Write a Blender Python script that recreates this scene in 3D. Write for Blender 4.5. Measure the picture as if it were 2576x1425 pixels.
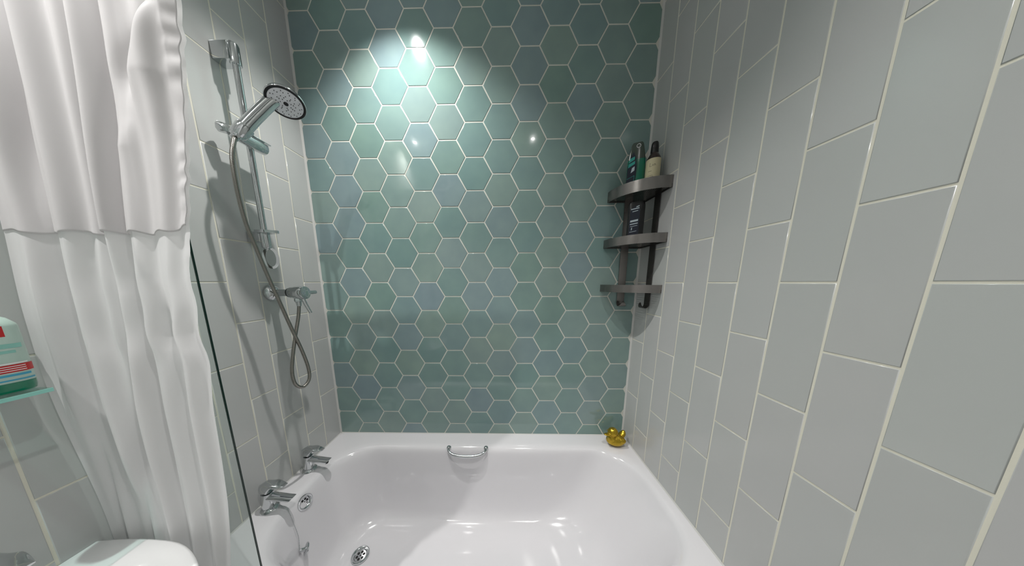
import bpy, bmesh, math, random
from mathutils import Vector, Matrix, noise
random.seed(7)
for o in list(bpy.data.objects): bpy.data.objects.remove(o)
SC = bpy.context.scene
COL = SC.collection
PI = math.pi
CZ = 1.443                     # eye height above the floor; heights below are given from eye level

# ------------------------------------------------------------------ camera
cam_d = bpy.data.cameras.new('camera'); cam = bpy.data.objects.new('camera', cam_d); COL.objects.link(cam)
cam_d.sensor_fit = 'HORIZONTAL'; cam_d.sensor_width = 36.0
cam_d.lens = 560.321 / 2576 * 36
cam_d.shift_x = (1288 - 1258.116) / 2576
cam_d.shift_y = (805.453 - 712.5) / 2576
cam_d.clip_start = 0.01
RT = Vector((0.999861794, 0.0165077357, -0.00197154446))
FW = Vector((-0.0166070318, 0.986210271, -0.164661800))
UP = Vector((-0.000773836, 0.164671784, 0.986348115))
mw = Matrix((RT, UP, -FW)).transposed().to_4x4(); mw.translation = (0, 0, CZ)
cam.matrix_world = mw
SC.camera = cam

# ------------------------------------------------------------------ world, exposure, lamps
SC.view_settings.view_transform = 'Standard'; SC.view_settings.look = 'None'
SC.view_settings.gamma = 1.0; SC.view_settings.use_curve_mapping = False
SC.view_settings.exposure = 0.32
w = bpy.data.worlds.new('world'); SC.world = w; w.use_nodes = True
w.node_tree.nodes['Background'].inputs[0].default_value = (0.9, 0.95, 1, 1)
w.node_tree.nodes['Background'].inputs[1].default_value = 0.02
ROOM_X0, ROOM_X1, ROOM_Y0, ROOM_Y1 = -0.984, 0.7025, -0.80, 1.203
RIM, FLOORZ, CEIL = -0.893, -1.443, 1.352
#        x      y     watts  cone  blend
LAMPS = [(-0.49, 0.905, 58.0, 110, 0.95), (-0.87, 0.0, 70.0, 116, 1.0), (0.28, 0.03, 43.0, 105, 1.0)]
for i, (lx, ly, lw, cone, bl) in enumerate(LAMPS):
    ld = bpy.data.lights.new('downlight_beam', 'SPOT'); lo = bpy.data.objects.new('downlight_beam', ld); COL.objects.link(lo)
    lo.location = (lx, ly, CEIL - 0.022 + CZ)
    if i == 0: lo.rotation_euler = (math.radians(3), math.radians(-4), 0)   # swivelled a little towards the teal wall
    ld.energy = lw; ld.spot_size = math.radians(cone); ld.spot_blend = bl
    ld.shadow_soft_size = 0.015; ld.color = (1.0, 0.985, 0.955)

# ------------------------------------------------------------------ helpers
def world_origin(o):
    v = Vector((0, 0, 0))
    while o is not None:
        v += o.location; o = o.parent
    return v
def tag(o, label=None, cat=None, group=None, kind=None):
    if label: o['label'] = label
    if cat: o['category'] = cat
    if group: o['group'] = group
    if kind: o['kind'] = kind
    return o
def thing(name, label, cat, loc, group=None):
    o = bpy.data.objects.new(name, None); COL.objects.link(o)
    o.empty_display_size = 0.05
    o.location = (loc[0], loc[1], loc[2] + CZ)
    return tag(o, label, cat, group)
def obj(name, bm, mat, parent=None, smooth=True, loc=None, label=None, kind=None, angle=40):
    """bm is in room coordinates with heights from eye level"""
    org = world_origin(parent) if parent else Vector((0, 0, 0))
    if loc is not None: base = Vector((loc[0], loc[1], loc[2] + CZ))
    else: base = org
    for v in bm.verts: v.co = v.co + Vector((0, 0, CZ)) - base
    me = bpy.data.meshes.new(name); bm.to_mesh(me); bm.free()
    if smooth:
        for p in me.polygons: p.use_smooth = True
        try: me.set_sharp_from_angle(angle=math.radians(angle))
        except Exception: pass
    mats = mat if isinstance(mat, (list, tuple)) else [mat]
    for m in mats: me.materials.append(m)
    o = bpy.data.objects.new(name, me); COL.objects.link(o)
    if parent: o.parent = parent
    o.location = base - org
    if label: o['label'] = label
    if kind: o['kind'] = kind
    return o
def add_box(bm, x0, x1, y0, y1, z0, z1, bev=0, seg=2):
    r = bmesh.ops.create_cube(bm, size=1)
    vs = r['verts']
    for v in vs:
        v.co = Vector(((x0 + x1) / 2 + v.co.x * (x1 - x0), (y0 + y1) / 2 + v.co.y * (y1 - y0), (z0 + z1) / 2 + v.co.z * (z1 - z0)))
    if bev:
        es = list({e for v in vs for e in v.link_edges})
        bmesh.ops.bevel(bm, geom=es, offset=bev, segments=seg, affect='EDGES', profile=0.5)
    return bm
def box(*a, **k): return add_box(bmesh.new(), *a, **k)
def frame(d, up=None):
    d = d.normalized()
    up = up or (Vector((0, 0, 1)) if abs(d.z) < 0.9 else Vector((1, 0, 0)))
    a = d.cross(up).normalized(); b = a.cross(d).normalized()
    return a, b
def add_loft(bm, rings, close=True, cap0=True, cap1=True):
    R = [[bm.verts.new(p) for p in r] for r in rings]
    n = len(R[0])
    for i in range(len(R) - 1):
        for j in range(n if close else n - 1):
            k = (j + 1) % n
            bm.faces.new((R[i][j], R[i][k], R[i + 1][k], R[i + 1][j]))
    if cap0: bm.faces.new(list(reversed(R[0])))
    if cap1: bm.faces.new(R[-1])
    return R
def add_cone(bm, p0, p1, prof, n=32, cap0=True, cap1=True, up=None, sq=(1, 1)):
    """lathe along p0->p1; prof = [(t, radius)]"""
    p0 = Vector(p0); p1 = Vector(p1); d = p1 - p0
    a, b = frame(d, up)
    rings = []
    for t, r in prof:
        c = p0 + d * t
        rings.append([c + a * (r * sq[0] * math.cos(2 * PI * j / n)) + b * (r * sq[1] * math.sin(2 * PI * j / n)) for j in range(n)])
    add_loft(bm, rings, True, cap0, cap1)
    return bm
def fix(bm):
    bmesh.ops.recalc_face_normals(bm, faces=bm.faces); return bm
def cone(*a, **k): return fix(add_cone(bmesh.new(), *a, **k))
def catmull(pts, per=8, closed=False):
    P = [Vector(p) if not isinstance(p, (int, float)) else p for p in pts]
    out = []
    n = len(P)
    for i in range(n - 1):
        a = P[max(i - 1, 0)]; b = P[i]; c = P[i + 1]; d = P[min(i + 2, n - 1)]
        for k in range(per):
            t = k / per
            out.append(0.5 * ((2 * b) + (c - a) * t + (2 * a - 5 * b + 4 * c - d) * t * t + (3 * b - a - 3 * c + d) * t ** 3))
    out.append(P[-1])
    return out
def add_tube(bm, pts, rad, n=16, caps=True):
    pts = [Vector(p) for p in pts]
    m = len(pts)
    tang = [(pts[min(i + 1, m - 1)] - pts[max(i - 1, 0)]).normalized() for i in range(m)]
    a, b = frame(tang[0])
    rings = []
    for i in range(m):
        a = (a - tang[i] * a.dot(tang[i])).normalized(); b = tang[i].cross(a)
        r = rad[i] if isinstance(rad, list) else rad
        rings.append([pts[i] + a * (r * math.cos(2 * PI * j / n)) + b * (r * math.sin(2 * PI * j / n)) for j in range(n)])
    add_loft(bm, rings, True, caps, caps)
    return bm
def tube(*a, **k): return fix(add_tube(bmesh.new(), *a, **k))
def add_ellip(bm, c, r, rot=None, u=24, v=16):
    res = bmesh.ops.create_uvsphere(bm, u_segments=u, v_segments=v, radius=1)
    for q in res['verts']:
        p = Vector((q.co.x * r[0], q.co.y * r[1], q.co.z * r[2]))
        if rot: p = rot @ p
        q.co = p + Vector(c)
def rrect(x0, x1, y0, y1, r, z, nc=10, ns=6):
    r = min(r, (x1 - x0) / 2 - 1e-4, (y1 - y0) / 2 - 1e-4)
    cs = [((x1 - r, y1 - r), 0), ((x0 + r, y1 - r), PI / 2), ((x0 + r, y0 + r), PI), ((x1 - r, y0 + r), 1.5 * PI)]
    out = []
    for i, ((cx, cy), a0) in enumerate(cs):
        for k in range(nc + 1):
            t = a0 + PI / 2 * k / nc
            out.append(Vector((cx + r * math.cos(t), cy + r * math.sin(t), z)))
        (nx, ny), a1 = cs[(i + 1) % 4]
        p = out[-1]; q = Vector((nx + r * math.cos(a1), ny + r * math.sin(a1), z))
        for k in range(1, ns): out.append(p.lerp(q, k / ns))
    return out

# ------------------------------------------------------------------ materials
def principled(name, col, rough=0.4, metal=0, coat=0, spec=0.5, ior=1.5):
    m = bpy.data.materials.new(name); m.use_nodes = True
    b = m.node_tree.nodes['Principled BSDF']
    b.inputs['Base Color'].default_value = (*col, 1); b.inputs['Roughness'].default_value = rough
    b.inputs['Metallic'].default_value = metal; b.inputs['Coat Weight'].default_value = coat
    b.inputs['Coat Roughness'].default_value = 0.03; b.inputs['IOR'].default_value = ior
    b.inputs['Specular IOR Level'].default_value = spec
    return m, m.node_tree, b
def noise_bump(nt, b, scale, strength, dist=0.002, detail=2, coords='Object'):
    tc = nt.nodes.new('ShaderNodeTexCoord'); n = nt.nodes.new('ShaderNodeTexNoise')
    n.inputs['Scale'].default_value = scale; n.inputs['Detail'].default_value = detail
    bu = nt.nodes.new('ShaderNodeBump'); bu.inputs['Strength'].default_value = strength; bu.inputs['Distance'].default_value = dist
    nt.links.new(tc.outputs[coords], n.inputs['Vector']); nt.links.new(n.outputs['Fac'], bu.inputs['Height'])
    nt.links.new(bu.outputs['Normal'], b.inputs['Normal'])
    return n
def ramp_random(nt, b, cols, mottled=None):
    oi = nt.nodes.new('ShaderNodeObjectInfo'); cr = nt.nodes.new('ShaderNodeValToRGB')
    e = cr.color_ramp.elements
    e[0].position = 0; e[0].color = (*cols[0], 1); e[1].position = 1; e[1].color = (*cols[-1], 1)
    for i, c in enumerate(cols[1:-1]):
        x = e.new((i + 1) / (len(cols) - 1)); x.color = (*c, 1)
    nt.links.new(oi.outputs['Random'], cr.inputs['Fac'])
    out = cr.outputs['Color']
    if mottled:
        tc = nt.nodes.new('ShaderNodeTexCoord'); n = nt.nodes.new('ShaderNodeTexNoise')
        n.inputs['Scale'].default_value = mottled[0]; n.inputs['Detail'].default_value = 2
        ad = nt.nodes.new('ShaderNodeVectorMath'); ad.operation = 'ADD'
        mu = nt.nodes.new('ShaderNodeMath'); mu.operation = 'MULTIPLY'; mu.inputs[1].default_value = 37
        nt.links.new(oi.outputs['Random'], mu.inputs[0]); nt.links.new(mu.outputs[0], ad.inputs[1])
        nt.links.new(tc.outputs['Object'], ad.inputs[0]); nt.links.new(ad.outputs[0], n.inputs['Vector'])
        mx = nt.nodes.new('ShaderNodeMix'); mx.data_type = 'RGBA'; mx.blend_type = 'MULTIPLY'
        mx.inputs['Factor'].default_value = 1
        c2 = nt.nodes.new('ShaderNodeValToRGB')
        c2.color_ramp.elements[0].position = .3; c2.color_ramp.elements[0].color = (*mottled[1], 1)
        c2.color_ramp.elements[1].position = .7; c2.color_ramp.elements[1].color = (*mottled[2], 1)
        nt.links.new(n.outputs['Fac'], c2.inputs['Fac'])
        nt.links.new(out, mx.inputs['A']); nt.links.new(c2.outputs['Color'], mx.inputs['B'])
        out = mx.outputs['Result']
    nt.links.new(out, b.inputs['Base Color'])

M = {}
M['tile'], nt, b = principled('grey_glazed_tile', (0.48, 0.52, 0.50), 0.16, spec=0.5)
ramp_random(nt, b, [(0.485, 0.498, 0.487), (0.50, 0.505, 0.498), (0.51, 0.510, 0.508), (0.490, 0.508, 0.495)], (5, (0.97, 0.98, 0.98), (1, 1, 1)))
noise_bump(nt, b, 9, 0.02, 0.003)
M['hex'], nt, b = principled('teal_glass_tile', (0.2, 0.35, 0.33), 0.10, coat=0.5, spec=0.5)
ramp_random(nt, b, [(0.198, 0.308, 0.275), (0.205, 0.310, 0.300), (0.240, 0.338, 0.305), (0.218, 0.303, 0.330), (0.236, 0.326, 0.305), (0.190, 0.302, 0.288), (0.228, 0.318, 0.335)],
            (9, (0.92, 0.93, 0.95), (1.04, 1.04, 1.02)))
noise_bump(nt, b, 14, 0.05, 0.003)
M['grout'], nt, b = principled('cream_grout', (0.74, 0.72, 0.62), 0.8, spec=0.2)
noise_bump(nt, b, 300, 0.2, 0.001)
M['grout_white'], nt, b = principled('pale_grout', (0.68, 0.68, 0.62), 0.8, spec=0.2)
noise_bump(nt, b, 300, 0.2, 0.001)
M['silicone'], nt, b = principled('silicone_seal', (0.55, 0.55, 0.53), 0.45)
M['acrylic'], nt, b = principled('white_acrylic', (0.715, 0.703, 0.725), 0.10, coat=0.6, spec=0.5)
M['ceramic'], nt, b = principled('white_ceramic', (0.78, 0.78, 0.785), 0.08, coat=0.5)
M['paint'], nt, b = principled('white_paint', (0.80, 0.80, 0.79), 0.7)
noise_bump(nt, b, 120, 0.05, 0.001)
M['vinyl'], nt, b = principled('floor_vinyl', (0.30, 0.30, 0.29), 0.4)
tc = nt.nodes.new('ShaderNodeTexCoord'); n = nt.nodes.new('ShaderNodeTexNoise'); n.inputs['Scale'].default_value = 6
cr = nt.nodes.new('ShaderNodeValToRGB'); cr.color_ramp.elements[0].color = (.24, .24, .24, 1); cr.color_ramp.elements[1].color = (.36, .36, .35, 1)
nt.links.new(tc.outputs['Object'], n.inputs['Vector']); nt.links.new(n.outputs['Fac'], cr.inputs['Fac']); nt.links.new(cr.outputs['Color'], b.inputs['Base Color'])
M['chrome'], nt, b = principled('chrome', (0.62, 0.64, 0.65), 0.07, metal=1)
noise_bump(nt, b, 30, 0.02, 0.001)
M['dark_chrome'], nt, b = principled('hose_steel', (0.30, 0.285, 0.26), 0.24, metal=1)
M['brushed'], nt, b = principled('brushed_steel', (0.28, 0.262, 0.252), 0.25, metal=1)
tc = nt.nodes.new('ShaderNodeTexCoord'); mp = nt.nodes.new('ShaderNodeMapping'); mp.inputs['Scale'].default_value = (3, 3, 400)
n = nt.nodes.new('ShaderNodeTexNoise'); n.inputs['Scale'].default_value = 6
bu = nt.nodes.new('ShaderNodeBump'); bu.inputs['Strength'].default_value = .12; bu.inputs['Distance'].default_value = .001
nt.links.new(tc.outputs['Object'], mp.inputs['Vector']); nt.links.new(mp.outputs['Vector'], n.inputs['Vector'])
nt.links.new(n.outputs['Fac'], bu.inputs['Height']); nt.links.new(bu.outputs['Normal'], b.inputs['Normal'])
M['dark_steel'], nt, b = principled('dark_steel', (0.10, 0.095, 0.09), 0.35, metal=0.8)
M['black'], nt, b = principled('black_plastic', (0.008, 0.008, 0.009), 0.25)
M['black_gap'], nt, b = principled('black_opening', (0.004, 0.004, 0.004), 0.6)
M['face'], nt, b = principled('grey_spray_face', (0.80, 0.80, 0.84), 0.3)
M['edge'], nt, b = principled('dark_green_glass_edge', (0.004, 0.022, 0.016), 0.15)
M['gold'], nt, b = principled('gold_metallic_paint', (0.50, 0.34, 0.035), 0.24, metal=0.92)
noise_bump(nt, b, 40, 0.08, 0.001)
M['amber'], nt, b = principled('amber_bottle', (0.022, 0.006, 0.004), 0.08, coat=0.5)
M['cream_label'], nt, b = principled('cream_label', (0.62, 0.56, 0.36), 0.5)
M['grey_band'], nt, b = principled('grey_band', (0.32, 0.36, 0.42), 0.4)
M['ink'], nt, b = principled('black_ink', (0.015, 0.015, 0.02), 0.5)
M['green_gel'], nt, b = principled('green_gel', (0.002, 0.15, 0.085), 0.12, coat=0.4)
M['clear_grey'], nt, b = principled('clear_plastic_over_dark', (0.055, 0.075, 0.06), 0.15)
M['navy'], nt, b = principled('navy_label', (0.004, 0.008, 0.022), 0.4)
M['teal_print'], nt, b = principled('teal_print', (0.03, 0.33, 0.28), 0.4)
M['pale_print'], nt, b = principled('pale_print', (0.45, 0.52, 0.56), 0.4)
M['green_print'], nt, b = principled('lime_print', (0.12, 0.5, 0.05), 0.4)
M['white_print'], nt, b = principled('white_print', (0.8, 0.8, 0.8), 0.4)
M['red_print'], nt, b = principled('red_print', (0.50, 0.006, 0.008), 0.35)
M['mint_print'], nt, b = principled('mint_print', (0.25, 0.55, 0.48), 0.4)
M['blue_print'], nt, b = principled('blue_print', (0.05, 0.35, 0.52), 0.4)
M['mint_label'], nt, b = principled('pale_mint_label', (0.42, 0.56, 0.50), 0.25)
M['green_liquid'], nt, b = principled('green_liquid', (0.0, 0.17, 0.09), 0.08, coat=0.5)
M['lamp_ring'], nt, b = principled('lamp_ring', (0.8, 0.8, 0.8), 0.25, metal=0.6)
M['lamp'] = bpy.data.materials.new('lamp_lens'); M['lamp'].use_nodes = True
nt = M['lamp'].node_tree; nt.nodes.clear(); e = nt.nodes.new('ShaderNodeEmission'); e.inputs[0].default_value = (1, .98, .95, 1); e.inputs[1].default_value = 60
o_ = nt.nodes.new('ShaderNodeOutputMaterial'); nt.links.new(e.outputs[0], o_.inputs[0])
def pane(name, tint, gloss_rough=0.02, ior=1.5):
    m = bpy.data.materials.new(name); m.use_nodes = True; nt = m.node_tree; nt.nodes.clear()
    t = nt.nodes.new('ShaderNodeBsdfTransparent'); t.inputs[0].default_value = (*tint, 1)
    g = nt.nodes.new('ShaderNodeBsdfGlossy'); g.inputs['Roughness'].default_value = gloss_rough
    f = nt.nodes.new('ShaderNodeFresnel')
    ge = nt.nodes.new('ShaderNodeNewGeometry'); mr = nt.nodes.new('ShaderNodeMapRange')
    mr.inputs['To Min'].default_value = ior; mr.inputs['To Max'].default_value = 1 / ior
    nt.links.new(ge.outputs['Backfacing'], mr.inputs['Value']); nt.links.new(mr.outputs[0], f.inputs[0])
    mx = nt.nodes.new('ShaderNodeMixShader'); o = nt.nodes.new('ShaderNodeOutputMaterial')
    nt.links.new(f.outputs[0], mx.inputs[0]); nt.links.new(t.outputs[0], mx.inputs[1]); nt.links.new(g.outputs[0], mx.inputs[2])
    nt.links.new(mx.outputs[0], o.inputs[0]); return m
M['pane'] = pane('clear_screen_glass', (0.935, 0.968, 0.955))
M['shelf_glass'] = pane('aqua_shelf_glass', (0.80, 0.93, 0.90))
M['green_clear'] = pane('green_clear_plastic', (0.35, 0.62, 0.50))
# curtain: satin, slightly translucent
m = bpy.data.materials.new('white_satin_curtain'); m.use_nodes = True; M['curtain'] = m; nt = m.node_tree
b = nt.nodes['Principled BSDF']; b.inputs['Base Color'].default_value = (.90, .885, .90, 1); b.inputs['Roughness'].default_value = .30
b.inputs['Sheen Weight'].default_value = .15; b.inputs['Specular IOR Level'].default_value = .45
tr = nt.nodes.new('ShaderNodeBsdfTranslucent'); tr.inputs[0].default_value = (.9, .88, .87, 1)
mx = nt.nodes.new('ShaderNodeMixShader'); mx.inputs[0].default_value = .36
nt.links.new(b.outputs[0], mx.inputs[1]); nt.links.new(tr.outputs[0], mx.inputs[2]); nt.links.new(mx.outputs[0], nt.nodes['Material Output'].inputs[0])
noise_bump(nt, b, 6, 0.10, 0.004, 2)

# ------------------------------------------------------------------ room shell
TH = 0.10
def shell(name, bm, mat):
    o = obj(name, bm, mat, smooth=False); o['kind'] = 'structure'; return o
wall_back = shell('wall_back', box(ROOM_X0 - TH, ROOM_X1 + TH, ROOM_Y1 + .0010, ROOM_Y1 + TH, FLOORZ, CEIL), M['grout_white'])
wall_left = shell('wall_left', box(ROOM_X0 - TH, ROOM_X0 - .0010, ROOM_Y0, ROOM_Y1 + .001, FLOORZ, CEIL), M['grout'])
wall_right = shell('wall_right', box(ROOM_X1 + .0010, ROOM_X1 + TH, ROOM_Y0, ROOM_Y1 + .001, FLOORZ, CEIL), M['grout'])
wall_front = shell('wall_front', box(ROOM_X0 - TH, ROOM_X1 + TH, ROOM_Y0 - TH, ROOM_Y0, FLOORZ, CEIL), M['paint'])
floor = shell('floor', box(ROOM_X0 - TH, ROOM_X1 + TH, ROOM_Y0 - TH, ROOM_Y1 + TH, FLOORZ - .1, FLOORZ), M['vinyl'])
ceiling = shell('ceiling', box(ROOM_X0 - TH, ROOM_X1 + TH, ROOM_Y0 - TH, ROOM_Y1 + TH, CEIL, CEIL + .1), M['paint'])

# tile prisms -------------------------------------------------------
def prism_mesh(name, poly, mat, t=0.0045, bev=0.0014):
    """poly: 2D (u,v) points CCW about origin; local z = outwards"""
    n = len(poly); bm = bmesh.new()
    def inset(d):
        out = []
        for i in range(n):
            p0 = Vector(poly[i - 1]); p1 = Vector(poly[i]); p2 = Vector(poly[(i + 1) % n])
            e1 = (p1 - p0).normalized(); e2 = (p2 - p1).normalized()
            n1 = Vector((-e1.y, e1.x)); n2 = Vector((-e2.y, e2.x))
            k = 1 + n1.dot(n2)
            out.append(p1 + (n1 + n2) * (d / max(k, .3)))
        return out
    i1 = inset(bev * .35); i2 = inset(bev)
    R = [[bm.verts.new((p[0], p[1], z)) for p in ps] for ps, z in ((poly, 0), (poly, t - bev), (i1, t - bev * .3), (i2, t))]
    for a in range(3):
        for j in range(n):
            k = (j + 1) % n
            bm.faces.new((R[a][j], R[a][k], R[a + 1][k], R[a + 1][j]))
    bm.faces.new(R[3])
    me = bpy.data.meshes.new(name); bm.to_mesh(me); bm.free(); me.materials.append(mat)
    for p in me.polygons: p.use_smooth = p.index < 3 * n
    return me
def place(name, me, parent, origin, mat3, tilt=0.0010):
    o = bpy.data.objects.new(name, me); COL.objects.link(o); o.parent = parent
    tl = Matrix.Rotation(random.uniform(-tilt, tilt), 3, 'X') @ Matrix.Rotation(random.uniform(-tilt, tilt), 3, 'Y')
    m = (mat3 @ tl).to_4x4(); m.translation = (origin[0], origin[1], origin[2] + CZ)
    o.matrix_basis = m
    return o
def cols(a, b_, c): return Matrix((a, b_, c)).transposed()
FR_L = cols(Vector((0, -1, 0)).cross(Vector((0, 0, 0))) if 0 else Vector((0, 1, 0)), Vector((0, 0, 1)), Vector((1, 0, 0)))
FR_R = cols(Vector((0, -1, 0)), Vector((0, 0, 1)), Vector((-1, 0, 0)))
FR_B = cols(Vector((1, 0, 0)), Vector((0, 0, 1)), Vector((0, -1, 0)))
TW, TH_, GAP = 0.102, 0.302, 0.0040
cache = {}
def rect_mesh(wd, ht):
    k = (round(wd, 4), round(ht, 4))
    if k not in cache:
        a, c = wd / 2, ht / 2
        cache[k] = prism_mesh('tile', [(-a, -c), (a, -c), (a, c), (-a, c)], M['tile'])
    return cache[k]
def tile_side(parent, xw, y_first, FR, parity, z0s):
    i = -1 if y_first < 1.15 else 0
    while True:
        yt = y_first - TW * i; yb = yt - TW
        if i == -1 or (i == 0 and y_first > 1.15): yt = ROOM_Y1
        if yt < ROOM_Y0 + .02: break
        yb = max(yb, ROOM_Y0)
        lo = RIM - .012 if yb > .5 else FLOORZ
        off = 0 if (i % 2 == 0) == (parity == 0) else 1
        k = -12
        while True:
            za = z0s + TH_ / 2 * (off + 2 * k); zb = za + TH_; k += 1
            if za > CEIL - .01: break
            if zb < lo + .01: continue
            a = max(za + GAP / 2, lo); c = min(zb - GAP / 2, CEIL)
            ya = yb + GAP / 2; yc = yt - GAP / 2
            if c - a < .012 or yc - ya < .012: continue
            place('tile', rect_mesh(yc - ya, c - a), parent, (xw, (ya + yc) / 2, (a + c) / 2), FR)
        i += 1
tile_side(wall_left, ROOM_X0 - .0045, 1.1967, FR_L, 0, 0.0038)
tile_side(wall_right, ROOM_X1 + .0045, 1.0986, FR_R, 1, -0.0009)

HA = 0.0871898; HZ0 = 0.00305; HGAP = 0.0052
def clip(poly, f):
    out = []
    for i in range(len(poly)):
        p, q = poly[i - 1], poly[i]; fp, fq = f(p), f(q)
        if fp >= 0: out.append(p)
        if (fp >= 0) != (fq >= 0):
            t = fp / (fp - fq); out.append((p[0] + (q[0] - p[0]) * t, p[1] + (q[1] - p[1]) * t))
    return out
s3 = math.sqrt(3)
ri = HA - HGAP / s3
full_hex = prism_mesh('hexagonal_tile', [(ri * math.cos(k * PI / 3), ri * math.sin(k * PI / 3)) for k in range(6)], M['hex'], t=.0048)
for k in range(-1, 15):
    hx = -0.928557 + 1.5 * HA * k
    for r in range(-22, 16):
        if (r % 2 == 0) == (k % 2 == 0): continue
        hz = HZ0 - s3 / 2 * HA * r
        lo, hi = RIM - .012, CEIL
        if hz + HA < lo or hz - HA > hi or hx + HA < ROOM_X0 or hx - HA > ROOM_X1: continue
        poly = [(hx + ri * math.cos(q * PI / 3), hz + ri * math.sin(q * PI / 3)) for q in range(6)]
        area0 = poly
        for f in (lambda p: p[0] - (ROOM_X0 + .004), lambda p: ROOM_X1 - .006 - p[0], lambda p: p[1] - lo, lambda p: hi - p[1]):
            poly = clip(poly, f)
            if len(poly) < 3: break
        if len(poly) < 3: continue
        pp = []
        for p in poly:
            if not pp or (abs(p[0] - pp[-1][0]) + abs(p[1] - pp[-1][1])) > .002: pp.append(p)
        if abs(pp[0][0] - pp[-1][0]) + abs(pp[0][1] - pp[-1][1]) < .002: pp.pop()
        if len(pp) < 3: continue
        ar = abs(sum(pp[i - 1][0] * pp[i][1] - pp[i][0] * pp[i - 1][1] for i in range(len(pp)))) / 2
        if ar < .0004: continue
        if ar > 0.99 * 1.5 * s3 * ri * ri: me = full_hex; c = (hx, hz)
        else:
            c = (sum(p[0] for p in pp) / len(pp), sum(p[1] for p in pp) / len(pp))
            me = prism_mesh('hexagonal_tile', [(p[0] - c[0], p[1] - c[1]) for p in pp], M['hex'], t=.0048, bev=.0012)
        place('hexagonal_tile', me, wall_back, (c[0], ROOM_Y1 + .0045, c[1]), FR_B, 0.0022)

# silicone beads: two corners and around the bath -------------------
def bead(name, a, b_, u, v, r=.006):
    a = Vector(a); b_ = Vector(b_); u = Vector(u); v = Vector(v); bm = bmesh.new()
    rings = []
    for c in (a, b_):
        rings.append([c - u * .002 - v * .002, c + u * r, c + u * r * .45 + v * r * .45, c + v * r])
    add_loft(bm, rings); o = obj(name, fix(bm), M['silicone']); o['kind'] = 'structure'; return o
bead('trim_1', (ROOM_X0, ROOM_Y1, RIM), (ROOM_X0, ROOM_Y1, CEIL), (1, 0, 0), (0, -1, 0), .007)
bead('trim_2', (ROOM_X1, ROOM_Y1, RIM), (ROOM_X1, ROOM_Y1, CEIL), (-1, 0, 0), (0, -1, 0), .007)
bead('trim_3', (ROOM_X0, ROOM_Y1, RIM), (ROOM_X1, ROOM_Y1, RIM), (0, -1, 0), (0, 0, 1), .004)
bead('trim_4', (ROOM_X0, .5, RIM), (ROOM_X0, ROOM_Y1, RIM), (1, 0, 0), (0, 0, 1), .004)
bead('trim_5', (ROOM_X1, .5, RIM), (ROOM_X1, ROOM_Y1, RIM), (-1, 0, 0), (0, 0, 1), .004)

# ------------------------------------------------------------------ bathtub
BY0 = 0.497
bath = thing('bathtub', 'white acrylic bathtub with chrome grips, fitted between the tiled walls', 'bathtub', (-.14, .85, FLOORZ))
X0, X1, Y1 = ROOM_X0 + .001, ROOM_X1 - .001, ROOM_Y1 - .001
keys = [  # x0, x1, y0, y1, r, z
    (X0, X1, BY0, Y1, .004, RIM - .045),
    (X0, X1, BY0, Y1, .004, RIM - .006),
    (X0 + .003, X1 - .003, BY0 + .004, Y1 - .002, .006, RIM),
    (-.915, .690, .528, 1.130, .16, RIM + .0005),
    (-.893, .672, .545, 1.108, .185, RIM - .001),
    (-.880, .660, .556, 1.095, .19, RIM - .006),
    (-.870, .648, .565, 1.085, .19, RIM - .018),
    (-.860, .632, .574, 1.077, .19, RIM - .045),
    (-.845, .590, .586, 1.066, .19, RIM - .11),
    (-.828, .535, .598, 1.054, .19, RIM - .19),
    (-.808, .470, .612, 1.040, .19, RIM - .27),
    (-.785, .400, .628, 1.022, .18, RIM - .325),
    (-.745, .320, .655, 0.995, .16, RIM - .357),
    (-.690, .250, .690, 0.955, .13, RIM - .370),
    (-.600, .150, .740, 0.905, .08, RIM - .374),
]
rings = [rrect(*k[:5], k[5]) for k in keys[:3]]
kk = [Vector((k[0], k[1], k[2])) for k in keys[2:]]; kk2 = [Vector((k[3], k[4], k[5])) for k in keys[2:]]
c1 = catmull(kk, 5); c2 = catmull(kk2, 5)
for a, c in zip(c1[1:], c2[1:]): rings.append(rrect(a.x, a.y, a.z, c.x, c.y, c.z))
bm = bmesh.new(); add_loft(bm, rings, True, False, True); fix(bm)
tub = obj('tub', bm, M['acrylic'], bath, angle=60)
obj('side_panel', box(X0, X1, BY0 + .004, BY0 + .016, FLOORZ, RIM - .03, bev=.003), M['acrylic'], bath)
def grip(c, w_, sgn):
    """c = middle between the two feet on the wall of the tub, sgn = direction into the tub along y"""
    bm = bmesh.new()
    pts = [(-w_ / 2, 0, .004), (-w_ / 2, .012, .003), (-w_ / 2 * .93, .024, -.001), (-w_ / 2 * .72, .034, -.008), (-w_ / 2 * .38, .040, -.012), (0, .041, -.013)]
    pts = pts + [(-p[0], p[1], p[2]) for p in reversed(pts[:-1])]
    pts = [Vector((c[0] + p[0], c[1] + sgn * p[1], c[2] + p[2])) for p in pts]
    P = catmull(pts, 6); n = len(P)
    rad = [.0062 + .0018 * math.sin(PI * i / (n - 1)) for i in range(n)]
    add_tube(bm, P, rad, 14)
    for s in (-1, 1):
        p = Vector((c[0] + s * w_ / 2, c[1], c[2] + .004))
        add_cone(bm, p - Vector((0, sgn * .004, 0)), p + Vector((0, sgn * .010, 0)), [(0, .013), (.6, .013), (1, .009)], 20)
    return fix(bm)
obj('grip', grip((-.200, 1.093, -.905), .205, -1), M['chrome'], bath, label='chrome grip handle on the far side')
obj('grip', grip((-.215, .553, -.935), .125, 1), M['chrome'], bath, label='chrome grip handle on the near side')
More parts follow.
